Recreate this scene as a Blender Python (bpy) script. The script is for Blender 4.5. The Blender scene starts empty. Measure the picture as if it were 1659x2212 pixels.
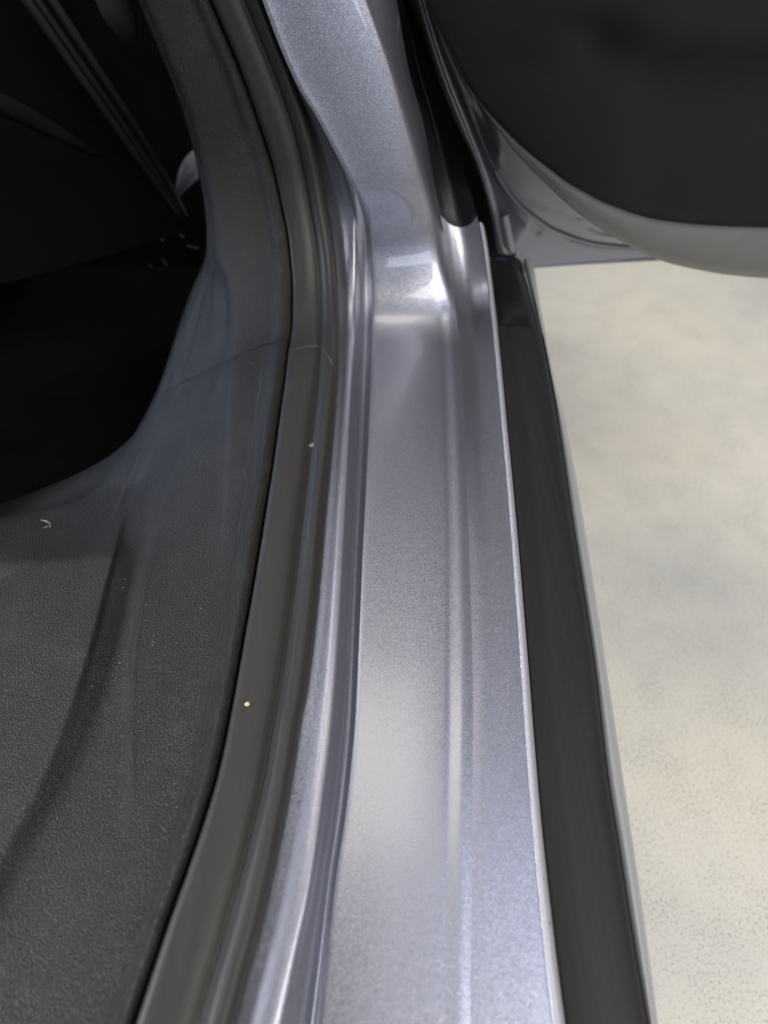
import bpy, math, random
import numpy as np
random.seed(4); rng = np.random.RandomState(7)
scene = bpy.context.scene
COL = scene.collection
R = math.radians

# ------------------------------------------------------------------ camera, light, exposure
ZS = 0.40                      # sill height above the garage floor (m)
H = 0.30                       # lens height above the sill datum (m)
PITCH = 50.0                   # downward pitch of the lens
FPX, CX, CY = 1533.0, 829.5, 1106.0     # focal length and centre of the photograph, 1659 x 2212 px
cam_d = bpy.data.cameras.new('camera'); cam = bpy.data.objects.new('camera', cam_d); COL.objects.link(cam)
cam.location = (0, 0, ZS + H); cam.rotation_euler = (R(90 - PITCH), 0, 0)
cam_d.sensor_fit = 'VERTICAL'; cam_d.sensor_height = 36.0; cam_d.lens = 36.0 * FPX / 2212.0
cam_d.clip_start = 0.01; cam_d.clip_end = 60
cam_d.dof.use_dof = True; cam_d.dof.focus_distance = 0.375; cam_d.dof.aperture_fstop = 6.3
scene.camera = cam

world = bpy.data.worlds.new('World'); scene.world = world; world.use_nodes = True
bg = world.node_tree.nodes['Background']
bg.inputs['Color'].default_value = (0.92, 0.95, 1.0, 1); bg.inputs['Strength'].default_value = 0.15

def lamp(name, loc, target, sx, sy, power, color):
    d = bpy.data.lights.new(name, 'AREA'); d.shape = 'RECTANGLE'; d.size = sx; d.size_y = sy
    d.energy = power; d.color = color
    o = bpy.data.objects.new(name, d); COL.objects.link(o); o.location = loc
    v = [target[i] - loc[i] for i in range(3)]
    import mathutils
    o.rotation_euler = mathutils.Vector(v).to_track_quat('-Z', 'Y').to_euler()
    return o
# ceiling lamps of the hall the car stands in, then added fill lamps
lamp('ceiling_lamp', (-0.13, 1.27, 3.4), (-0.13, 1.26, 0.0), 0.9, 0.8, 12, (1.0, 0.92, 0.76))
lamp('ceiling_lamp', (1.05, 0.50, 3.4), (1.05, 0.49, 0.0), 0.7, 1.0, 4.5, (0.30, 0.46, 1.0))
lamp('ceiling_lamp', (2.1, -1.2, 3.4), (0.8, 0.2, 0.0), 2.6, 3.4, 160, (1.0, 0.96, 0.87))
lamp('ceiling_lamp', (-1.3, 1.9, 3.4), (-0.2, 0.2, 0.4), 0.6, 1.2, 13, (0.97, 0.98, 1.0))
lamp('added_pillar_fill', (1.0, -3.2, 2.0), (0.1, 0.4, 0.4), 1.8, 0.9, 22, (0.84, 0.90, 1.0))  # unseen lamp added behind to brighten the pillar face
ridge_beam = lamp('added_trim_beam', (-1.9, 0.02, 1.30), (-0.14, 0.06, 0.4), 0.6, 0.4, 1.5, (0.95, 0.96, 1.0)); ridge_beam.data.spread = R(26)  # narrow beam added from the left to bring out the trim ridges
patch_fill = lamp('added_trim_fill', (-0.44, 0.50, ZS + 0.15), (-0.12, 0.40, ZS - 0.01), 0.05, 0.05, 0.20, (0.42, 0.60, 1.0)); patch_fill.data.spread = R(52)  # unseen blue lamp added to tint the kick trim

scene.view_settings.view_transform = 'Standard'; scene.view_settings.look = 'None'
scene.view_settings.exposure = 0.0; scene.view_settings.gamma = 1.0
scene.view_settings.use_curve_mapping = False
scene.render.engine = 'CYCLES'

# ------------------------------------------------------------------ camera maths
cP, sP = math.cos(R(PITCH)), math.sin(R(PITCH))
def vpix(y, z):                      # y, z relative to the lens foot / sill datum
    dz = z - H
    dep = y * cP - dz * sP
    return CY - FPX * (y * sP + dz * cP) / dep, dep
def at_y(u, v, y):                   # point of the vertical plane y seen at (u, v)
    k = (CY - v) / FPX               # up / depth
    # (y sP + dz cP) = k (y cP - dz sP)
    dz = y * (k * cP - sP) / (cP + k * sP)
    dep = y * cP - dz * sP
    return np.array(((u - CX) * dep / FPX, y, dz + H + ZS))
def at_z(u, v, z):
    k = (CY - v) / FPX; dz = z - H
    y = dz * (cP + k * sP) / (k * cP - sP)
    dep = y * cP - dz * sP
    return np.array(((u - CX) * dep / FPX, y, z + ZS))

def pchip(xk, yk, x):
    xk = np.asarray(xk, float); yk = np.asarray(yk, float); x = np.asarray(x, float)
    h = np.diff(xk); d = np.diff(yk) / h
    m = np.zeros_like(xk)
    if len(xk) == 2: m[:] = d[0]
    else:
        for i in range(1, len(xk) - 1):
            if d[i-1] * d[i] > 0:
                w1, w2 = 2*h[i] + h[i-1], h[i] + 2*h[i-1]
                m[i] = (w1 + w2) / (w1 / d[i-1] + w2 / d[i])
        m[0], m[-1] = d[0], d[-1]
    i = np.clip(np.searchsorted(xk, x) - 1, 0, len(xk) - 2)
    t = (x - xk[i]) / h[i]
    lo, hi = x < xk[0], x > xk[-1]
    tt = np.clip(t, 0, 1)
    r = ((1+2*tt)*(1-tt)**2*yk[i] + tt*(1-tt)**2*h[i]*m[i] + tt*tt*(3-2*tt)*yk[i+1] + tt*tt*(tt-1)*h[i]*m[i+1])
    r = np.where(lo, yk[0] + (x - xk[0]) * m[0], r)
    return np.where(hi, yk[-1] + (x - xk[-1]) * m[-1], r)

def catmull(P, n):                   # smooth curve through points, n samples per span
    P = np.asarray(P, float); out = []
    for i in range(len(P) - 1):
        p0, p1, p2, p3 = P[max(i-1, 0)], P[i], P[i+1], P[min(i+2, len(P)-1)]
        for k in range(n):
            t = k / n
            out.append(0.5*((2*p1) + (-p0+p2)*t + (2*p0-5*p1+4*p2-p3)*t*t + (-p0+3*p1-3*p2+p3)*t**3))
    out.append(P[-1]); return np.array(out)

class Trace:                         # u as a function of v, sorted by v
    def __init__(s, pts):
        pts = sorted(pts); s.v = [p[0] for p in pts]; s.u = [p[1] for p in pts]
    def __call__(s, v): return pchip(s.v, s.u, v)
class Mix:                           # a line lying between two others
    def __init__(s, a, b, f=0.5, d=0.0): s.a, s.b, s.f, s.d = a, b, f, d
    def __call__(s, v): return s.a(v)*(1-s.f) + s.b(v)*s.f + (s.d(v) if callable(s.d) else s.d)
def shift(a, d): return Mix(a, a, 0, d)

def side_path(yb, rad, theta=80, up=0.30, y0=-0.14, n1=260, n2=70, n3=70):
    ys, zs, ny, nz = [], [], [], []
    for y in np.linspace(y0, yb, n1, endpoint=False): ys.append(y); zs.append(0); ny.append(0); nz.append(1)
    for a in np.linspace(0, R(theta), n2):
        ys.append(yb + rad*math.sin(a)); zs.append(rad*(1-math.cos(a))); ny.append(-math.sin(a)); nz.append(math.cos(a))
    if up > 0:
        for l in np.linspace(0, up, n3+1)[1:]:
            ys.append(yb + rad*math.sin(R(theta)) + l*math.cos(R(theta)))
            zs.append(rad*(1-math.cos(R(theta))) + l*math.sin(R(theta)))
            ny.append(-math.sin(R(theta))); nz.append(math.cos(R(theta)))
    return np.array([ys, zs, ny, nz])

def column(trace, h, path, vlo=-60, vhi=2260):
    """One lengthwise line of a body section: h above the side path, across the car where the line runs."""
    ys, zs, ny, nz = path
    vb, _ = vpix(ys, zs)
    hh = h(vb) if callable(h) else np.full_like(ys, h)
    y, z = ys + ny*hh, zs + nz*hh
    v, dep = vpix(y, z)
    good = np.where((v > vlo) & (v < vhi) & (dep > 0.05))[0]
    g0, g1 = good[0], good[-1]
    x = np.zeros_like(y)
    x[g0:g1+1] = (trace(v[g0:g1+1]) - CX) * dep[g0:g1+1] / FPX
    s = np.concatenate([[0], np.cumsum(np.hypot(np.diff(y), np.diff(z)))])
    k = 6
    if g0 > 0:
        sl = (x[g0+k] - x[g0]) / (s[g0+k] - s[g0]); x[:g0] = x[g0] + sl*(s[:g0] - s[g0])
    if g1 < len(x) - 1:
        sl = (x[g1] - x[g1-k]) / (s[g1] - s[g1-k]); x[g1+1:] = x[g1] + sl*(s[g1+1:] - s[g1])
    return np.stack([x, y, z + ZS], 1)

def across(cols, sub):
    """Smooth section through the columns, sub points per span."""
    A = np.stack(cols, 1)                                  # rows, cols, 3
    n = A.shape[1]
    d = np.linalg.norm(np.diff(A, axis=1), axis=2).mean(0)
    c = np.concatenate([[0], np.cumsum(np.maximum(d, 1e-5))])
    h = np.diff(c); sl = np.diff(A, axis=1) / h[None, :, None]
    m = np.zeros_like(A); m[:, 0] = sl[:, 0]; m[:, -1] = sl[:, -1]
    for i in range(1, n-1):
        a, b = sl[:, i-1], sl[:, i]
        w1, w2 = 2*h[i] + h[i-1], h[i] + 2*h[i-1]
        ok = a*b > 0
        m[:, i] = np.where(ok, (w1+w2) / (w1/np.where(ok, a, 1) + w2/np.where(ok, b, 1)), 0)
    out = []
    for i in range(n-1):
        k = sub if isinstance(sub, int) else sub[i]
        for q in range(k):
            t = q / k
            out.append((1+2*t)*(1-t)**2*A[:, i] + t*(1-t)**2*h[i]*m[:, i] + t*t*(3-2*t)*A[:, i+1] + t*t*(t-1)*h[i]*m[:, i+1])
    out.append(A[:, -1])
    return np.stack(out, 1)

# ------------------------------------------------------------------ materials
def mat(name):
    m = bpy.data.materials.new(name); m.use_nodes = True
    nt = m.node_tree; b = nt.nodes['Principled BSDF']
    return m, nt, b
def nd(nt, t, **kw):
    n = nt.nodes.new(t)
    for k, v in kw.items():
        if k in n.inputs: n.inputs[k].default_value = v
        else: setattr(n, k, v)
    return n
def coords(nt): return nd(nt, 'ShaderNodeTexCoord').outputs['Object']
def ramp(nt, fac, stops):
    r = nt.nodes.new('ShaderNodeValToRGB'); e = r.color_ramp.elements
    e[0].position, e[0].color = stops[0][0], (*stops[0][1], 1); e[1].position, e[1].color = stops[-1][0], (*stops[-1][1], 1)
    for p, c in stops[1:-1]:
        q = e.new(p); q.color = (*c, 1)
    nt.links.new(fac, r.inputs['Fac']); return r.outputs['Color']

def paint_material(name, base, flake=1.0, rough=0.34, coat=1.0, coat_rough=0.04, metallic=0.75, dust=0.15):
    m, nt, b = mat(name); L = nt.links.new; co = coords(nt)
    vor = nd(nt, 'ShaderNodeTexVoronoi', Scale=2800.0); L(co, vor.inputs['Vector'])
    vor2 = nd(nt, 'ShaderNodeTexVoronoi', Scale=900.0); L(co, vor2.inputs['Vector'])
    lo = tuple(c*(1-0.30*flake) for c in base); hi = tuple(min(1, c*(1+0.34*flake)) for c in base)
    sep = nd(nt, 'ShaderNodeSeparateColor'); L(vor.outputs['Color'], sep.inputs['Color'])
    c1 = ramp(nt, sep.outputs[0], [(0.0, lo), (0.5, base), (0.85, base), (1.0, hi)])
    L(c1, b.inputs['Base Color'])
    # each flake tilts its own way
    geo = nd(nt, 'ShaderNodeNewGeometry')
    sub = nd(nt, 'ShaderNodeVectorMath', operation='SUBTRACT'); sub.inputs[1].default_value = (0.5, 0.5, 0.5)
    L(vor.outputs['Color'], sub.inputs[0])
    sc = nd(nt, 'ShaderNodeVectorMath', operation='SCALE'); sc.inputs['Scale'].default_value = 0.34*flake
    L(sub.outputs[0], sc.inputs[0])
    ad = nd(nt, 'ShaderNodeVectorMath', operation='ADD'); L(geo.outputs['Normal'], ad.inputs[0]); L(sc.outputs[0], ad.inputs[1])
    no = nd(nt, 'ShaderNodeVectorMath', operation='NORMALIZE'); L(ad.outputs[0], no.inputs[0])
    L(no.outputs[0], b.inputs['Normal'])
    b.inputs['Metallic'].default_value = metallic
    b.inputs['Roughness'].default_value = rough
    b.inputs['Coat Weight'].default_value = coat
    # handling haze on the clear coat
    n3 = nd(nt, 'ShaderNodeTexNoise', Scale=24.0, Detail=4.0); L(co, n3.inputs['Vector'])
    mr = nd(nt, 'ShaderNodeMapRange'); mr.inputs[1].default_value = 0.35; mr.inputs[2].default_value = 0.75
    mr.inputs[3].default_value = coat_rough; mr.inputs[4].default_value = coat_rough*1.6 + 0.02
    L(n3.outputs['Fac'], mr.inputs[0])
    # fine dust settles on faces that look up and dulls the clear coat there
    sx = nd(nt, 'ShaderNodeSeparateXYZ'); L(geo.outputs['Normal'], sx.inputs[0])
    ab = nd(nt, 'ShaderNodeMath', operation='ABSOLUTE'); L(sx.outputs[2], ab.inputs[0])
    du = nd(nt, 'ShaderNodeMapRange'); du.inputs[1].default_value = 0.72; du.inputs[2].default_value = 0.97
    du.inputs[3].default_value = 0.0; du.inputs[4].default_value = dust
    L(ab.outputs[0], du.inputs[0])
    sm = nd(nt, 'ShaderNodeMath', operation='ADD'); L(mr.outputs[0], sm.inputs[0]); L(du.outputs[0], sm.inputs[1])
    L(sm.outputs[0], b.inputs['Coat Roughness'])
    return m

def grain_material(name, base, scale=1000.0, depth=0.5, rough=0.5, mottle=0.25, spec=0.5, dusty=0.0):
    m, nt, b = mat(name); L = nt.links.new; co = coords(nt)
    mp = nd(nt, 'ShaderNodeMapping'); mp.inputs['Scale'].default_value = (1.0, 0.62, 1.0)
    mp.inputs['Rotation'].default_value = (0, 0, 0.5); L(co, mp.inputs['Vector'])
    wn = nd(nt, 'ShaderNodeTexNoise', Scale=scale*0.35, Detail=2.0); L(mp.outputs[0], wn.inputs['Vector'])
    mx = nd(nt, 'ShaderNodeMix', data_type='VECTOR'); mx.inputs[0].default_value = 0.0016
    L(mp.outputs[0], mx.inputs[4]); L(wn.outputs['Color'], mx.inputs[5])
    v = nd(nt, 'ShaderNodeTexVoronoi', feature='SMOOTH_F1', Scale=scale); L(mx.outputs[1], v.inputs['Vector'])
    v.inputs['Smoothness'].default_value = 0.35
    bp = nd(nt, 'ShaderNodeBump'); bp.inputs['Strength'].default_value = depth; bp.inputs['Distance'].default_value = 0.0006
    bp.invert = True
    L(v.outputs['Distance'], bp.inputs['Height']); L(bp.outputs[0], b.inputs['Normal'])
    n = nd(nt, 'ShaderNodeTexNoise', Scale=22.0, Detail=5.0, Roughness=0.6); L(co, n.inputs['Vector'])
    lo = tuple(c*(1-mottle) for c in base); hi = tuple(c*(1+mottle) for c in base)
    colr = ramp(nt, n.outputs['Fac'], [(0.3, lo), (0.7, hi)])
    if dusty:                        # trodden-in dust: pale grit in patches and faint scuffs
        pt = nd(nt, 'ShaderNodeTexNoise', Scale=38.0, Detail=6.0, Roughness=0.7); L(co, pt.inputs['Vector'])
        gr = nd(nt, 'ShaderNodeTexNoise', Scale=1100.0, Detail=2.0); L(co, gr.inputs['Vector'])
        mu = nd(nt, 'ShaderNodeMath', operation='MULTIPLY'); L(pt.outputs['Fac'], mu.inputs[0]); L(gr.outputs['Fac'], mu.inputs[1])
        ms = ramp(nt, mu.outputs[0], [(0.30, (0, 0, 0)), (0.46, (1, 1, 1))])
        mx2 = nd(nt, 'ShaderNodeMix', data_type='RGBA'); L(ms, mx2.inputs[0]); L(colr, mx2.inputs[6])
        mx2.inputs[7].default_value = (base[0]+dusty, base[1]+dusty, base[2]+dusty*0.95, 1); colr = mx2.outputs[2]
    L(colr, b.inputs['Base Color'])
    b.inputs['Roughness'].default_value = rough
    b.inputs['Specular IOR Level'].default_value = spec
    return m

def rubber_material(name, base, rough=0.5, streak=0.3, spec=0.5):
    m, nt, b = mat(name); L = nt.links.new; co = coords(nt)
    mp = nd(nt, 'ShaderNodeMapping'); mp.inputs['Scale'].default_value = (420.0, 14.0, 14.0); L(co, mp.inputs['Vector'])
    n = nd(nt, 'ShaderNodeTexNoise', Scale=1.0, Detail=3.0); L(mp.outputs[0], n.inputs['Vector'])
    f = nd(nt, 'ShaderNodeTexNoise', Scale=1300.0, Detail=2.0); L(co, f.inputs['Vector'])
    mm = nd(nt, 'ShaderNodeMath', operation='ADD'); L(n.outputs['Fac'], mm.inputs[0]); L(f.outputs['Fac'], mm.inputs[1])
    hv = nd(nt, 'ShaderNodeMath', operation='MULTIPLY'); L(mm.outputs[0], hv.inputs[0]); hv.inputs[1].default_value = 0.5
    lo = tuple(c*(1-streak) for c in base); hi = tuple(c*(1+streak) for c in base)
    L(ramp(nt, hv.outputs[0], [(0.36, lo), (0.64, hi)]), b.inputs['Base Color'])
    bp = nd(nt, 'ShaderNodeBump'); bp.inputs['Strength'].default_value = 0.18; bp.inputs['Distance'].default_value = 0.0003
    L(hv.outputs[0], bp.inputs['Height']); L(bp.outputs[0], b.inputs['Normal'])
    b.inputs['Roughness'].default_value = rough; b.inputs['Specular IOR Level'].default_value = spec
    return m

def plain_material(name, base, rough=0.5, metallic=0.0, spec=0.5, var=0.08, scale=60.0):
    m, nt, b = mat(name); L = nt.links.new; co = coords(nt)
    n = nd(nt, 'ShaderNodeTexNoise', Scale=scale, Detail=4.0); L(co, n.inputs['Vector'])
    L(ramp(nt, n.outputs['Fac'], [(0.3, tuple(c*(1-var) for c in base)), (0.7, tuple(c*(1+var) for c in base))]), b.inputs['Base Color'])
    b.inputs['Roughness'].default_value = rough; b.inputs['Metallic'].default_value = metallic
    b.inputs['Specular IOR Level'].default_value = spec
    return m

M = {}
M['paint'] = paint_material('silver_paint', (0.318, 0.325, 0.392), flake=0.42, rough=0.40, coat=1.0, coat_rough=0.02, metallic=0.92)
M['hem'] = paint_material('hem_paint', (0.42, 0.42, 0.46), flake=0.2, rough=0.5, coat=0.2, metallic=0.3)
M['rocker'] = paint_material('rocker_paint', (0.36, 0.36, 0.38), flake=0.2, rough=0.5, coat=0.4, metallic=0.3)
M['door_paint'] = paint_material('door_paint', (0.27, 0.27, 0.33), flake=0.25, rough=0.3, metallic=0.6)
M['trim'] = grain_material('grained_plastic', (0.0092, 0.0086, 0.0077), scale=1900, depth=0.75, rough=0.5, spec=0.42, dusty=0.035)
M['door_trim'] = grain_material('door_card_plastic', (0.0055, 0.0066, 0.0100), scale=1300, depth=0.25, rough=0.75, mottle=0.1, spec=0.36)
M['rim'] = plain_material('satin_grey_plastic', (0.17, 0.17, 0.175), rough=0.42)
M['rubber'] = rubber_material('weatherstrip_rubber', (0.020, 0.0193, 0.0175), rough=0.52, streak=0.22)
M['seal'] = rubber_material('sill_seal_rubber', (0.011, 0.011, 0.012), rough=0.58, streak=0.3, spec=0.38)
M['gloss_black'] = plain_material('glossy_black_rubber', (0.010, 0.010, 0.012), rough=0.2)
M['black'] = plain_material('shade_and_rubber_black', (0.004, 0.004, 0.005), rough=0.8, spec=0.2)  # near black for the shade and rubber seal in the hinge gap
M['flange_dark'] = plain_material('dark_reflection_black', (0.004, 0.004, 0.006), rough=0.35, spec=0.3)  # near black in place of what the flange top reflects
M['carpet'] = grain_material('footwell_carpet', (0.0022, 0.0024, 0.003), scale=500, depth=1.0, rough=0.95, mottle=0.4, spec=0.1)
M['dash'] = plain_material('dash_plastic', (0.004, 0.004, 0.0045), rough=0.75, spec=0.2)
M['dash_edge'] = plain_material('dash_edge_plastic', (0.028, 0.027, 0.031), rough=0.55)
M['dash_rough'] = plain_material('dash_rough_plastic', (0.005, 0.005, 0.005), rough=0.9, spec=0.1)
M['pale'] = plain_material('glint_white', (0.80, 0.82, 0.80), rough=0.3)
M['dull'] = plain_material('dull_plastic', (0.05, 0.052, 0.047), rough=0.7)
M['grey_tab'] = plain_material('grey_plastic', (0.16, 0.155, 0.18), rough=0.4)
M['crumb'] = plain_material('crumb', (0.72, 0.60, 0.36), rough=0.7)
M['joint_line'] = plain_material('joint_line', (0.20, 0.19, 0.17), rough=0.6)
M['lint'] = plain_material('lint', (0.34, 0.33, 0.30), rough=0.9)

def floor_material():
    m, nt, b = mat('speckled_floor'); L = nt.links.new; co = coords(nt)
    big = nd(nt, 'ShaderNodeTexNoise', Scale=3.2, Detail=3.0, Roughness=0.5); L(co, big.inputs['Vector'])
    base = ramp(nt, big.outputs['Fac'], [(0.32, (0.61, 0.60, 0.59)), (0.5, (0.72, 0.695, 0.63)), (0.68, (0.77, 0.725, 0.63))])
    clus = nd(nt, 'ShaderNodeTexNoise', Scale=20.0, Detail=5.0); L(co, clus.inputs['Vector'])
    sp = nd(nt, 'ShaderNodeTexNoise', Scale=460.0, Detail=3.0, Roughness=0.65); L(co, sp.inputs['Vector'])
    ad = nd(nt, 'ShaderNodeMath', operation='MULTIPLY_ADD'); L(clus.outputs['Fac'], ad.inputs[0]); ad.inputs[1].default_value = 0.22; L(sp.outputs['Fac'], ad.inputs[2])
    msk = ramp(nt, ad.outputs[0], [(0.62, (0, 0, 0)), (0.78, (1, 1, 1))])
    mx = nd(nt, 'ShaderNodeMix', data_type='RGBA'); L(msk, mx.inputs[0]); L(base, mx.inputs[6])
    mx.inputs[7].default_value = (0.36, 0.37, 0.355, 1)
    L(mx.outputs[2], b.inputs['Base Color'])
    b.inputs['Roughness'].default_value = 0.38; b.inputs['Specular IOR Level'].default_value = 0.4
    return m
M['floor'] = floor_material()

# ------------------------------------------------------------------ object helpers
def link_mesh(name, verts, faces, material, parent=None, smooth=True, label=None):
    me = bpy.data.meshes.new(name); me.from_pydata([tuple(map(float, p)) for p in verts], [], faces)
    me.materials.append(material)
    if smooth: me.polygons.foreach_set('use_smooth', [True]*len(me.polygons))
    me.update()
    o = bpy.data.objects.new(name, me); COL.objects.link(o)
    if parent: o.parent = parent
    if label: o['label'] = label
    return o
def grid_mesh(name, G, material, parent=None, label=None):
    n, m = G.shape[:2]; V = G.reshape(-1, 3)
    F = [(i*m+j, i*m+j+1, (i+1)*m+j+1, (i+1)*m+j) for i in range(n-1) for j in range(m-1)]
    return link_mesh(name, V, F, material, parent, True, label)
def tube(name, pts, rad, material, parent=None, seg=10, per=6, label=None):
    C = catmull(pts, per); n = len(C); rad = np.interp(np.linspace(0, 1, n), np.linspace(0, 1, len(rad)), rad) if hasattr(rad, '__len__') else np.full(n, rad)
    V, F = [], []
    for i in range(n):
        t = C[min(i+1, n-1)] - C[max(i-1, 0)]; t /= np.linalg.norm(t)
        a = np.cross(t, (0, 0, 1)); a = a if np.linalg.norm(a) > 1e-3 else np.cross(t, (1, 0, 0)); a /= np.linalg.norm(a); b = np.cross(t, a)
        for k in range(seg):
            q = 2*math.pi*k/seg; V.append(C[i] + rad[i]*(math.cos(q)*a + math.sin(q)*b))
    for i in range(n-1):
        for k in range(seg): F.append((i*seg+k, i*seg+(k+1) % seg, (i+1)*seg+(k+1) % seg, (i+1)*seg+k))
    F.append(tuple(range(seg))[::-1]); F.append(tuple((n-1)*seg + k for k in range(seg)))
    return link_mesh(name, V, F, material, parent, True, label)
def slab(name, quad, thick, material, parent=None, label=None, n=1):
    """A bevel-free board from four corners, thick along its normal."""
    q = [np.array(p, float) for p in quad]; nn = np.cross(q[1]-q[0], q[3]-q[0]); nn /= np.linalg.norm(nn)
    V = q + [p + nn*thick for p in q]
    F = [(0, 1, 2, 3), (7, 6, 5, 4), (0, 4, 5, 1), (1, 5, 6, 2), (2, 6, 7, 3), (3, 7, 4, 0)]
    return link_mesh(name, V, F, material, parent, False, label)
def blob(name, c, r, material, parent=None, bump=0.0, seg=10, rings=7, label=None):
    V, F = [], []
    for i in range(rings+1):
        a = math.pi*i/rings
        for k in range(seg):
            q = 2*math.pi*k/seg; s = 1 + bump*rng.uniform(-1, 1)
            V.append((c[0] + r[0]*s*math.sin(a)*math.cos(q), c[1] + r[1]*s*math.sin(a)*math.sin(q), c[2] + r[2]*s*math.cos(a)))
    for i in range(rings):
        for k in range(seg): F.append((i*seg+k, i*seg+(k+1) % seg, (i+1)*seg+(k+1) % seg, (i+1)*seg+k))
    return link_mesh(name, V, F, material, parent, True, label)

def vfade(pairs): return lambda v: np.interp(v, [p[0] for p in pairs], [p[1] for p in pairs])

# ------------------------------------------------------------------ the floor of the hall
fl = link_mesh('floor', [(-6, -6, 0), (8, -6, 0), (8, 9, 0), (-6, 9, 0)], [(0, 1, 2, 3)], M['floor'], None, False)
fl['kind'] = 'structure'; fl['label'] = 'pale speckled hall floor under the open car door'; fl['category'] = 'floor'

# ------------------------------------------------------------------ the car
car = bpy.data.objects.new('car', None); COL.objects.link(car); car.location = (0, 0, 0)
car['label'] = 'silver car seen along its door sill with the door open and black trim inside'; car['category'] = 'car'

# lines of the body, (v, u)
tC = Trace([(0, 456), (56, 480), (152, 520), (264, 560), (360, 590), (440, 606), (502, 618), (562, 625), (622, 629), (697, 629), (757, 621), (832, 612), (885, 604), (1005, 587), (1125, 568), (1245, 548), (1385, 523), (1540, 495), (1668, 468), (1772, 437), (1880, 400), (1988, 361), (2088, 327), (2212, 286)])
tD = Trace([(0, 566), (80, 597), (172, 633), (280, 669), (380, 691), (462, 705), (542, 718), (602, 724), (702, 730), (782, 730), (862, 725), (1002, 713), (1082, 705), (1300, 685), (1485, 662), (1548, 649), (1608, 640), (1708, 624), (1828, 601), (1908, 584), (2012, 560), (2108, 533), (2212, 507)])
tE = Trace([(0, 572), (100, 606), (190, 643), (250, 676), (310, 706), (370, 733), (420, 748), (480, 757), (560, 760), (700, 758), (850, 753), (960, 748), (1060, 743), (1200, 735), (1400, 723), (1560, 709), (1700, 691), (1908, 661), (2068, 624), (2212, 590)])
tF = Trace([(0, 576), (100, 614), (190, 655), (250, 692), (310, 724), (370, 756), (420, 780), (480, 796), (540, 800), (650, 802), (850, 796), (1000, 790), (1200, 780), (1400, 771), (1550, 764), (1750, 744), (1900, 722), (2050, 705), (2212, 686)])
tG = Trace([(0, 800), (130, 845), (250, 880), (380, 915), (500, 938), (640, 951), (800, 962), (1000, 969), (1200, 973), (1538, 972), (1788, 968), (2212, 962)])
tG2 = Trace([(0, 857), (160, 885), (260, 913), (320, 925), (380, 935), (440, 947), (520, 962), (600, 972), (700, 988), (850, 1000), (1000, 1006), (1200, 1014), (1538, 1022), (1788, 1020), (2212, 1016)])
tI = Trace([(380, 1004), (450, 1026), (514, 1040), (590, 1050), (702, 1063), (802, 1073), (902, 1082), (1022, 1093), (1105, 1100), (1438, 1124), (1588, 1134), (1788, 1149), (1988, 1168), (2138, 1184), (2212, 1193)])
tHW = Trace([(500, 7), (1000, 10), (1438, 15), (1800, 19), (2212, 25)])
tI2 = Mix(tI, tI, 0, tHW)
tJ = Trace([(570, 1132), (602, 1140), (694, 1163), (754, 1177), (874, 1199), (982, 1216), (1105, 1234), (1438, 1284), (1688, 1314), (1838, 1338), (1988, 1361), (2212, 1398)])
tK = Trace([(570, 1152), (622, 1160), (702, 1175), (802, 1194), (922, 1223), (1105, 1257), (1438, 1309), (1678, 1345), (1863, 1373), (2038, 1398), (2212, 1421)])
tA = Trace([(0, 302), (40, 318), (140, 360), (240, 398), (360, 430), (460, 446), (520, 452), (560, 446), (610, 424), (690, 395), (780, 367), (850, 343), (945, 299), (985, 268), (1050, 212), (1085, 150), (1108, 65), (1122, 0), (1145, -130), (1190, -300), (1300, -430), (1600, -560), (2212, -760)])
tB2 = Trace([(0, 308), (140, 366), (240, 404), (360, 436), (460, 453), (560, 454), (610, 440), (690, 415), (780, 390), (850, 368), (945, 325), (1010, 297), (1080, 268), (1180, 240), (1450, 168), (1640, 100), (1830, 2), (2212, -190)])
tB1 = Trace([(0, 312), (140, 370), (240, 408), (360, 440), (460, 458), (560, 464), (610, 474), (690, 474), (780, 464), (850, 446), (945, 412), (1050, 372), (1150, 344), (1300, 307), (1480, 286), (1650, 284), (1750, 282), (1988, 200), (2212, 90)])
tB0 = Trace([(0, 317), (140, 374), (240, 412), (360, 444), (460, 463), (560, 472), (610, 494), (682, 504), (757, 503), (832, 496), (945, 492), (1130, 482), (1300, 440), (1480, 400), (1720, 350), (1988, 270), (2212, 176)])

P_trim = side_path(0.385, 0.115, 80)
P_ws = side_path(0.395, 0.100, 80)
P_led = side_path(0.405, 0.085, 80)
P_flat = side_path(0.416, 0.068, 80)
P_jamb = side_path(0.455, 0.075, 80)
P_str = side_path(0.54, 0.05, 12, up=0)

# --- silver side frame: ledge, wall, flat sill, bead, outer flange; it turns up into the hinge pillar
def hsw(lo, hi):
    def f(v):
        t = np.clip((v - 370) / (690 - 370), 0, 1); t = t*t*(3 - 2*t)
        return hi + (lo - hi)*t
    return f
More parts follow.
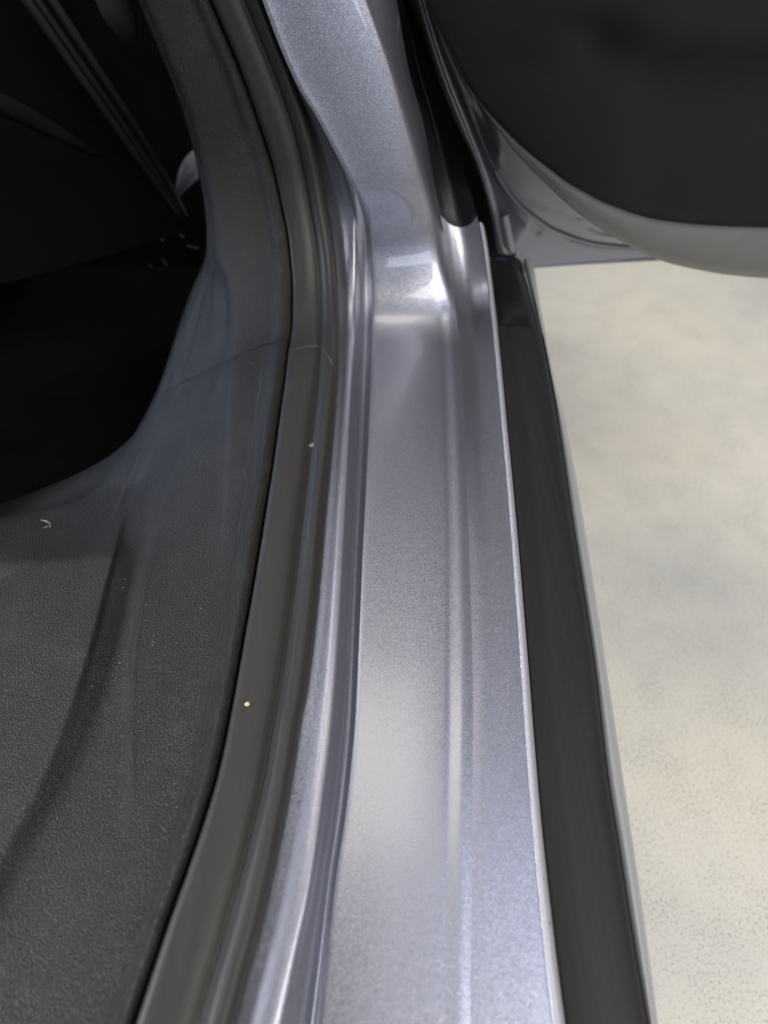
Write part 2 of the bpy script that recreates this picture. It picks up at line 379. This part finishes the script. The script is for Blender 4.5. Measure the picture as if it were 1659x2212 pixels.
#         # lo on the sill, hi on the pillar
beadf = vfade([(0, 0.0), (560, 0.2), (700, 1), (1500, 1), (1800, 0.45), (2300, 0.2)])
b0 = -0.010
chan = vfade([(380, 0.0050), (700, 0.0042), (950, 0.0010), (1150, 0.0)])
cols = [
    column(shift(tD, -26), hsw(-0.006, -0.004), P_led),
    column(shift(tD, -4), hsw(0.0012, -0.003), P_led),
    column(Mix(tD, tE, 0.45), hsw(0.0030, 0.002), P_led),
    column(Mix(tD, tE, 0.88), hsw(0.0042, 0.007), P_led),
    column(shift(tE, 4), hsw(0.0040, 0.0085), P_led),
    column(Mix(tE, tF, 0.40), hsw(-0.001, 0.0095), P_flat),
    column(Mix(tE, tF, 0.62), hsw(-0.0050, 0.0098), P_flat),
    column(shift(tF, -10), hsw(b0 - 0.0030, 0.010), P_flat),
    column(shift(tF, -2), hsw(b0 - 0.0015, 0.010), P_flat),
    column(shift(tF, 4), hsw(b0 - 0.0003, 0.0098), P_flat),
    column(shift(tF, 14), hsw(b0, 0.0095), P_flat),
    column(Mix(tF, tG, 0.5), hsw(b0 + 0.0003, 0.008), P_flat),
    column(shift(tG, -14), hsw(b0, 0.004), P_flat),
    column(shift(tG, 0), lambda v: hsw(b0, 0.0)(v) - 0.0003*beadf(v), P_flat),
    column(Mix(tG, tG2, 0.5), lambda v: hsw(b0 - 0.0002, -0.010)(v) + 0.00035*beadf(v), P_flat),
    column(tG2, lambda v: hsw(b0 - 0.0005, -0.028)(v) - 0.0001*beadf(v), P_flat),
]
frame = grid_mesh('body_side_frame', across(cols, [4, 5, 5, 5, 5, 5, 5, 5, 5, 5, 8, 8, 5, 6, 6]), M['paint'], car, 'silver painted sill turning up into the hinge pillar')
cols = [
    column(tG2, lambda v: b0 - 0.0005 - 0.0001*beadf(v), P_jamb),
    column(shift(tG2, 14), lambda v: b0 - 0.0006 - chan(v)*0.6, P_jamb),
    column(Mix(tG2, tI, 0.45), lambda v: b0 - 0.0010 - chan(v), P_jamb),
    column(Mix(tG2, tI, 0.8), lambda v: b0 - 0.0014 - chan(v)*0.45, P_jamb),
    column(shift(tI, 0), b0 - 0.0017, P_jamb),
]
JF = across(cols, 6); J = JF[:312]
jamb = grid_mesh('outer_flange', J, M['paint'], frame)
# bright rolled hem along the outer edge
cols = [
    column(shift(tI, -1), b0 - 0.0028, P_jamb),
    column(shift(tI, 1), b0 - 0.0010, P_jamb),
    column(Mix(tI, tI2, 0.5), b0 - 0.0003, P_jamb),
    column(tI2, b0 - 0.0024, P_jamb),
    column(shift(tI2, 3), b0 - 0.012, P_jamb),
]
grid_mesh('hem_edge', across(cols, 4)[:307], M['hem'], frame, 'bright rolled hem along the outer edge of the sill')

# black sheet over the flange top, standing in for its dark reflection
rows = []
for j in range(JF.shape[1]):
    f = j/(JF.shape[1]-1); k0 = 308.5 - 4.5*math.sin(f*math.pi)
    q = np.linspace(k0, len(JF)-1, 60); i_ = np.clip(q.astype(int), 0, len(JF)-2); fr = (q-i_)[:, None]
    c = JF[i_, j]*(1-fr) + JF[i_+1, j]*fr
    lift = 0.0022*np.clip(np.linspace(0.004, 1, 60)*20, 0, 1)**0.5
    c[:, 1] -= lift*0.8 - 0.0006; c[:, 2] += lift*0.5 - 0.0006
    rows.append(c)
grid_mesh('flange_reflection_sheet', np.stack(rows, 1), M['flange_dark'], car, 'black sheet over the flange top for its dark reflection')

# --- black sill seal and the outer rocker
P_seal = P_str
nsl = int(np.argmin(np.abs(vpix(P_seal[0], P_seal[1] - 0.018)[0] - 700)))
cols = [
    column(shift(tI2, 0), b0 - 0.016, P_seal),
    column(shift(tI2, 4), b0 - 0.0085, P_seal),
    column(Mix(tI2, tJ, 0.25), b0 - 0.0075, P_seal),
    column(Mix(tI2, tJ, 0.75), b0 - 0.0095, P_seal),
    column(shift(tJ, -9), b0 - 0.0120, P_seal),
    column(shift(tJ, 0), b0 - 0.0170, P_seal),
    column(shift(tJ, 0), b0 - 0.026, P_seal),
]
S = across(cols, 5)
grid_mesh('sill_seal', S[:nsl], M['seal'], car, 'black rubber seal strip along the outer sill')
S2 = S[nsl-2:].copy(); S2[:, :, 2] -= 0.004; S2[:, 25:, 0] -= 0.002
ln = np.linspace(0, 1, len(S2))[:, None]
S2[:, :, 2] += 0.002*np.sin(ln*9.0)*np.linspace(0.2, 1, S2.shape[1])[None, :]
grid_mesh('seal_end_piece', S2, M['gloss_black'], car, 'glossy black end piece of the sill seal')
cols = [
    column(shift(tJ, -4), b0 - 0.030, P_seal),
    column(shift(tJ, 1), b0 - 0.0185, P_seal),
    column(Mix(tJ, tK, 0.5), b0 - 0.0165, P_seal),
    column(shift(tK, -4), b0 - 0.0180, P_seal),
    column(shift(tK, 0), b0 - 0.022, P_seal),
]
low = cols[-1].copy(); low[:, 2] -= 0.03; low[:, 0] += 0.000; cols.append(low)
low = cols[-1].copy(); low[:, 2] -= 0.09; low[:, 0] -= 0.035; cols.append(low)
low = cols[-1].copy(); low[:, 2] -= 0.02; low[:, 0] -= 0.15; cols.append(low)
grid_mesh('rocker_panel', across(cols, 5), M['rocker'], car, 'thin silver outer edge of the rocker panel')

# --- rubber weatherstrip: flat carrier and round bulb
ws = [(0.03, -0.006), (0.04, 0.0045), (0.12, 0.0060), (0.35, 0.0062), (0.50, 0.0054), (0.58, 0.0040), (0.635, 0.0028), (0.68, 0.0042), (0.76, 0.0070), (0.86, 0.0078), (0.95, 0.0060), (1.0, 0.0030), (1.012, 0.0)]
cols = [column(Mix(tC, tD, f), h, P_ws) for f, h in ws]
strip = across(cols, 4)
grid_mesh('weatherstrip', strip, M['rubber'], car, 'black rubber weatherstrip with a round bulb')

# --- grained plastic trim: sill trim (near) and pillar trim (far), split by a slanting seam
near = lambda a, b: vfade([(980, a), (1180, b)])
tA2 = shift(tA, -3)
cols = [
    column(shift(tA, -2), near(-0.16, -0.14), P_trim),
    column(shift(tA, -4), near(-0.055, -0.045), P_trim),
    column(shift(tA, 0), near(-0.036, -0.026), P_trim),
    column(shift(tA, 6), near(-0.033, -0.0225), P_trim),
    column(Mix(tA, tB2, 0.55), near(-0.031, -0.0150), P_trim),
    column(Mix(tA, tB2, 0.90), near(-0.030, -0.0118), P_trim),
    column(shift(tB2, -8), near(-0.0293, -0.0086), P_trim),
    column(shift(tB2, 8), near(-0.0283, -0.0080), P_trim),
    column(Mix(tB2, tB1, 0.24), near(-0.0252, -0.0120), P_trim),
    column(Mix(tB2, tB1, 0.60), near(-0.0200, -0.0142), P_trim),
    column(shift(tB1, -14), lambda v: np.interp(v, [980, 1180, 1650, 1800], [-0.0155, -0.0132, -0.0132, -0.0120]), P_trim),
    column(shift(tB1, 0), lambda v: np.interp(v, [980, 1180, 1650, 1800], [-0.0125, -0.0096, -0.0094, -0.0112]), P_trim),
    column(shift(tB1, 14), lambda v: np.interp(v, [980, 1180, 1650, 1800], [-0.0105, -0.0098, -0.0097, -0.0107]), P_trim),
    column(shift(tB0, -7), lambda v: np.interp(v, [500, 900, 1250], [-0.0020, -0.0030, -0.0088]), P_trim),
    column(shift(tB0, 7), lambda v: np.interp(v, [500, 900, 1250], [0.0012, 0.0002, -0.0084]), P_trim),
    column(Mix(tB0, tC, 0.55), lambda v: np.interp(v, [700, 1300], [0.0026, -0.0040]), P_trim),
    column(shift(tC, -50), lambda v: np.interp(v, [700, 1300], [0.0026, -0.0004]), P_trim),
    column(shift(tC, -42), lambda v: np.interp(v, [700, 1300], [0.0030, 0.0012]), P_trim),
    column(shift(tC, -22), 0.0058, P_trim),
    column(shift(tC, -11), 0.0048, P_trim),
    column(shift(tC, 0), 0.0010, P_trim),
    column(shift(tC, 2.5), -0.008, P_trim),
]
T = across(cols, 4)
# seam: image line (343,852) (495,776) (612,733)
n, m = T.shape[:2]
vv, dd = vpix(T[:, :, 1], T[:, :, 2] - ZS)
uu = CX + FPX*T[:, :, 0]/dd
seam_v = np.interp(uu, [300, 343, 495, 600, 640], [872, 852, 776, 733, 725])
split = np.argmin(np.abs(vv - seam_v) + (dd < 0.05)*1e6, axis=0)
for j in range(1, m): split[j] = min(max(split[j], split[j-1]-6), split[j-1]+6)
def seam_grid(a, b, upper):
    """Resample each lengthwise line so that it ends exactly on the seam."""
    rows = []
    for j in range(m):
        line = T[split[j]:, j] if upper else T[:split[j]+1, j]
        q = np.linspace(0, len(line)-1, 150 if upper else 290)
        i = np.clip(q.astype(int), 0, len(line)-2); f = (q-i)[:, None]
        rows.append(line[i]*(1-f) + line[i+1]*f)
    return np.stack(rows, 1)
lowg, upg = seam_grid(0, 0, False), seam_grid(0, 0, True)
# the upper piece tucks 1.2 mm under the lower one
upg[:, :, 2] -= 0.0006; upg[:, :, 1] += 0.0010
edge = lowg[-1:].copy(); edge[:, :, 2] -= 0.003
lowg = np.concatenate([lowg, edge], 0)
grid_mesh('sill_trim', lowg, M['trim'], car, 'black grained plastic trim along the inside of the sill')
grid_mesh('pillar_trim', upg, M['trim'], car, 'black plastic kick trim rising up the pillar')

# --- black sheet for the deep shade and rubber seal between pillar and door
g = []
for v, ul, ur in [(-160, 760, 930), (-60, 790, 935), (60, 825, 960), (180, 850, 1000), (300, 890, 1050), (380, 910, 1085), (440, 925, 1110), (520, 940, 1135), (590, 960, 1150)]:
    row = []
    for k in range(9):
        f = k/8; u = ul + (ur-ul)*f
        row.append(at_y(u, v, 0.665 - 0.02*math.sin(f*math.pi)))
    g.append(row)
grid_mesh('hinge_gap_sheet', np.array(g), M['black'], car, 'black sheet for the shade and rubber seal in the door hinge gap')

# ------------------------------------------------------------------ door, swung open across the view
def rail(pts, ys):
    P = np.array([at_y(u, v, y) for (u, v), y in zip(pts, ys)])
    return catmull(P, 12)
N = 15
r0 = [(872, -80), (897, 0), (925, 100), (955, 192), (988, 272), (1026, 350), (1056, 450), (1081, 557), (1109, 549), (1113, 552), (1119, 579), (1250, 573), (1440, 563), (1700, 551), (2100, 533)]
r1 = [(888, -80), (913, 0), (943, 100), (975, 190), (1008, 272), (1042, 362), (1070, 450), (1096, 545), (1111, 543), (1117, 546), (1124, 571), (1251, 566), (1440, 556), (1700, 545), (2100, 527)]
r2 = [(898, -80), (922, 0), (956, 100), (996, 196), (1030, 280), (1068, 366), (1108, 428), (1145, 462), (1160, 473), (1176, 484), (1203, 499), (1285, 525), (1440, 536), (1700, 530), (2100, 514)]
r2b = [(901, -80), (925, 0), (960, 98), (1004, 190), (1042, 268), (1086, 352), (1130, 408), (1172, 441), (1190, 452), (1208, 462), (1238, 478), (1310, 508), (1450, 524), (1700, 521), (2100, 508)]
r3 = [(900, -80), (923, 0), (956, 84), (1012, 186), (1047, 240), (1115, 332), (1187, 404), (1240, 452), (1262, 469), (1285, 485), (1315, 504), (1400, 550), (1495, 578), (1659, 599), (2100, 618)]
r4 = [(893, -80), (917, 0), (945, 58), (993, 152), (1023, 204), (1075, 264), (1127, 316), (1176, 356), (1196, 371), (1218, 388), (1251, 408), (1323, 444), (1440, 477), (1659, 491), (2100, 492)]
def mixp(a, b, f): return [(p[0]*(1-f)+q[0]*f, p[1]*(1-f)+q[1]*f) for p, q in zip(a, b)]
Y = lambda y: [y]*N
back = rail(r0, Y(0.640)); back[:, 0] += 0.0
e0, e1 = rail(r0, Y(0.608)), rail(r1, Y(0.607))
e2, e2b = rail(r2, Y(0.597)), rail(r2b, Y(0.580))
e3 = rail(mixp(r3, r4, 0.30), Y(0.556))
bk = e0.copy(); bk[:, 1] += 0.006
G = across([bk, e0, rail(mixp(r0, r1, 0.6), Y(0.6055)), e1, rail(mixp(r1, r2, 0.65), Y(0.606)), e2, e2b, e3], [2, 3, 3, 4, 6, 6, 6])
door = grid_mesh('door', G, M['door_paint'], car, 'open silver door seen from its inner side')
# bead added for the crease highlight, folded corner tab paler for a lamp reflection
bead = e2[5*12:13*12+1] + np.array((0, -0.0012, 0))
tube('crease_highlight_bead', bead[::4], 0.0012, M['door_paint'], door, seg=8, per=3)
tabp = [[at_y(1081, 470, .604), at_y(1088, 468, .6015), at_y(1098, 464, .604)], [at_y(1088, 508, .604), at_y(1096, 506, .6015), at_y(1106, 503, .604)], [at_y(1097, 547, .604), at_y(1105, 546, .6015), at_y(1114, 545, .604)]]
grid_mesh('corner_fold_glint', across(list(np.array(tabp).transpose(1, 0, 2)), 5), M['hem'], door)
# outer skin of the door, behind
sk = []
ctr = at_y(1900, -500, 0.70)
for f in np.linspace(0, 1, 8):
    p = bk*(1-f) + ctr*f; p[:, 1] = 0.620 + 0.06*math.sin(f*math.pi/2); sk.append(p)
grid_mesh('outer_skin', np.stack(sk, 1), M['door_paint'], door)
# grey rim of the inner card
rim_cols = [rail(mixp(r3, r4, 0.10), Y(0.552)), rail(r3, Y(0.545)), rail(mixp(r3, r4, 0.06), Y(0.531)), rail(mixp(r3, r4, 0.16), Y(0.5255)), rail(mixp(r3, r4, 0.5), Y(0.520)), rail(mixp(r3, r4, 0.8), Y(0.5185)), rail(r4, Y(0.519)), rail(mixp(r4, r3, -0.15), Y(0.530))]
grid_mesh('door_card_rim', across(rim_cols, 5), M['rim'], door, 'satin grey rounded rim of the door card')
# dark card with a pocket step
c4 = rail(r4, Y(0.5165)); c4b = rail(mixp(r4, r3, -0.02), Y(0.5165))
ctr = at_y(1700, -420, 0.50)
edge = rail(mixp(r4, r3, 0.02), Y(0.524))
rings = [edge, c4]
for f in np.linspace(0, 1, 46)[1:]:
    p = c4*(1-f) + ctr*f
    y = 0.5165 - 0.012*(1-(1-min(f*3, 1))**2)
    vq, dq = vpix(p[:, 1], p[:, 2] - ZS); uq = CX + FPX*p[:, 0]/dq
    sg = lambda a: 1/(1+np.exp(-np.clip(a, -30, 30)))
    pocket = sg((uq-1375)/22) * sg((vq-118)/14) * sg((455-vq)/30)
    dim = np.exp(-(((uq-1290)/70)**2 + ((vq-70)/45)**2))
    ledge = sg((100-vq)/16) * sg((uq-1200)/60)
    p[:, 1] = y + 0.006*pocket + 0.010*dim - 0.014*ledge
    rings.append(p)
grid_mesh('door_card', np.stack(rings, 1), M['door_trim'], door, 'dark plastic door card with a rounded lower corner')

# ------------------------------------------------------------------ cabin, dark behind the trim
zc = ZS
slab('footwell_carpet', [(-1.3, -0.4, zc-0.17), (-0.02, -0.4, zc-0.17), (-0.02, 0.90, zc-0.17), (-1.3, 0.90, zc-0.17)], -0.02, M['carpet'], car, 'black footwell carpet')
slab('firewall', [(-1.3, 0.80, zc-0.20), (0.0, 0.80, zc-0.20), (0.0, 0.95, zc+0.6), (-1.3, 0.95, zc+0.6)], 0.02, M['carpet'], car)
slab('roof_shade', [(-1.35, -1.2, zc+1.02), (-0.36, -1.2, zc+1.02), (-0.40, 0.45, zc+1.0), (-1.35, 0.45, zc+1.0)], 0.03, M['dash'], car)  # unseen roof board, added to darken cabin and trim
slab('center_tunnel', [(-0.62, -0.4, zc-0.17), (-0.62, 0.8, zc-0.17), (-0.62, 0.8, zc+0.0), (-0.62, -0.4, zc+0.0)], 0.2, M['carpet'], car)
# lower dash: curved board facing the cabin, closed off by ribs along its slanting end
g = []
for f in np.linspace(0, 1, 14):
    a = at_y(60-70*0.22+330*(f*1.25-0.18), 0 + 470*(f*1.25-0.18), 0.56 + 0.10*f)
    row = []
    for k in np.linspace(0, 1, 18):
        row.append(a + np.array((-0.55*k, -0.10*math.sin(k*2.2) - 0.02*k, -0.05*k + 0.10*k*k*(1-f))))
    g.append(row)
dash = grid_mesh('dashboard', np.array(g), M['dash'], car, 'black lower dashboard')
for du, w in [(0, 0.0042), (22, 0.0028), (52, 0.0032)]:
    tube('rib', [at_y(60+du-40, -57, 0.55), at_y(60+du, 0, 0.555), at_y(170+du*0.9, 157, 0.58), at_y(280+du*0.75, 313, 0.61), at_y(388+du*0.3, 468, 0.64)], [w, w, w*0.9, w*0.8, w*0.6], M['dash_edge'], dash)
tube('glove_box_edge', [at_y(-60, 195, 0.52), at_y(30, 238, 0.53), at_y(100, 275, 0.545), at_y(165, 310, 0.56), at_y(210, 335, 0.58)], [0.006, 0.007, 0.006, 0.004, 0.002], M['dash_rough'], dash)
tube('vent_knob', [at_y(232, -30, 0.60), at_y(250, 15, 0.60), at_y(266, 48, 0.605), at_y(280, 84, 0.615)], [0.011, 0.012, 0.010, 0.004], M['dull'], dash, seg=14, label='pale rounded knob at the end of the dashboard')
# curved grey tab, clips coloured near white to stand for glints
tabc = [[(424, 318, .66), (436, 372, .655)], [(402, 338, .655), (428, 384, .65)], [(388, 362, .65), (406, 404, .645)], [(381, 392, .648), (390, 420, .644)], [(378, 428, .646), (382, 436, .644)]]
tabl = catmull([at_y(*a) for a, b in tabc], 6); tabr = catmull([at_y(*b) for a, b in tabc], 6)
back_l = tabl + np.array((0, 0.004, -0.002)); back_r = tabr + np.array((0, 0.004, -0.002))
grid_mesh('cable_cover', np.stack([back_l, tabl, (tabl+tabr)/2 + np.array((0, -0.002, 0.001)), tabr, back_r], 1), M['grey_tab'], car, 'curved grey cover behind the pillar trim')
tube('metal_clip', [at_y(199, 492, 0.70), at_y(203, 510, 0.70), at_y(210, 528, 0.70)], [0.0015, 0.0024, 0.0012], M['pale'], car, seg=8)
slabp = [at_y(330, 508, 0.68), at_y(355, 507, 0.68), at_y(353, 517, 0.68), at_y(333, 520, 0.68)]
slab('metal_clip', slabp, 0.003, M['pale'], car)
for a, b in [((388, 505), (398, 512)), ((350, 560), (362, 574)), ((322, 572), (328, 577)), ((404, 530), (428, 536))]:
    tube('bracket', [at_y(*a, 0.69), at_y((a[0]+b[0])/2, (a[1]+b[1])/2+2, 0.69), at_y(*b, 0.69)], 0.0012, M['dash_edge'], car, seg=6, per=3)

# ------------------------------------------------------------------ crumbs and lint lying on the trim, thin line for the weatherstrip joint
def on_grid(G, u, v):
    vv, dd = vpix(G[:, :, 1], G[:, :, 2] - ZS); uu = CX + FPX*G[:, :, 0]/np.maximum(dd, 1e-3)
    d = (uu-u)**2 + (vv-v)**2 + (dd < 0.05)*1e9
    return G.reshape(-1, 3)[np.argmin(d)].copy()
p = on_grid(strip, 533, 1518)
c = blob('crumb', p + np.array((0, 0, 0.0007)), (0.0011, 0.0010, 0.0008), M['crumb'], None, 0.12)
c['label'] = 'tiny yellow crumb lying on the black rubber weatherstrip'; c['category'] = 'crumb'
hp = [on_grid(strip, u, v) + np.array((0, 0, dz)) for u, v, dz in [(622, 762, .001), (640, 758, .0016), (665, 755, .0022), (690, 758, .004), (706, 768, .0015), (722, 795, .001)]]
o = tube('joint_line', hp, 0.00010, M['joint_line'], None, seg=5); o['label'] = 'thin line across the weatherstrip at its joint'; o['category'] = 'joint_line'
def lint(label, G, u, v, n, spread):
    base = on_grid(G, u, v); V, F = [], []
    for k in range(n):
        q = base + np.array((rng.uniform(-1, 1)*spread, rng.uniform(-1, 1)*spread*1.2, 0.0006))
        d = rng.normal(size=3)*0.0022; d[2] = abs(d[2])*0.5; w = np.array((0.00013, 0.00010, 0.00012))
        i = len(V); V += [q-w, q+w, q+d*0.6+w+np.array((0.0004, 0, 0.0003)), q+d*0.6-w+np.array((0.0004, 0, 0.0003)), q+d+w, q+d-w]; F += [(i, i+1, i+2, i+3), (i+3, i+2, i+4, i+5)]
    o = link_mesh('lint', V, F, M['lint'], None, False); o['label'] = label; o['category'] = 'lint'
    return o
lint('small grey tuft of lint caught in the groove of the weatherstrip', strip, 672, 962, 16, 0.0018)
lint('pale wisp of lint on the left end of the sill trim', lowg, 110, 1130, 9, 0.0014)
V, F = [], []
spots = [(545, 785), (268, 1250), (316, 1310), (345, 1375), (315, 1340), (485, 1315), (435, 1315), (313, 1340), (330, 1395), (343, 1390), (220, 1370), (205, 1480), (420, 1604), (375, 1690), (360, 1795), (395, 1806), (270, 1270), (230, 1295), (305, 1560), (470, 1440), (300, 1215), (380, 1740), (412, 1265), (255, 1430)]
for u, v in spots:
    q = on_grid(lowg, u, v); s = rng.uniform(0.00016, 0.00042); i = len(V)
    V += [q+np.array(d)*s for d in [(1, 0, .6), (0, 1, .6), (-1, 0, .6), (0, -1, .6), (0, 0, 1.6), (0, 0, -.3)]]
    F += [(i, i+1, i+4), (i+1, i+2, i+4), (i+2, i+3, i+4), (i+3, i, i+4), (i+1, i, i+5), (i+2, i+1, i+5), (i+3, i+2, i+5), (i, i+3, i+5)]
o = link_mesh('dust_specks', V, F, M['lint'], None, False); o['kind'] = 'stuff'; o['label'] = 'pale dust specks scattered over the black sill trim'; o['category'] = 'dust'

V, F = [], []
for k in range(26):
    v = rng.uniform(1010, 1330) if k < 18 else rng.uniform(1400, 2150)
    v_, u = v, float(tI2(np.array([v]))[0]) - rng.uniform(2, 7)
    q = at_z(u, v, b0 - 0.0010); sz = rng.uniform(0.00014, 0.00034); i = len(V)
    V += [q+np.array(d)*sz for d in [(1, 0, .3), (0, 1.8, .3), (-1, 0, .3), (0, -1.8, .3), (0, 0, 1.0)]]
    F += [(i, i+1, i+4), (i+1, i+2, i+4), (i+2, i+3, i+4), (i+3, i, i+4)]
o = link_mesh('grit', V, F, M['dash_edge'], None, False); o['kind'] = 'stuff'; o['label'] = 'dark grit caught along the bright hem of the sill'; o['category'] = 'grit'
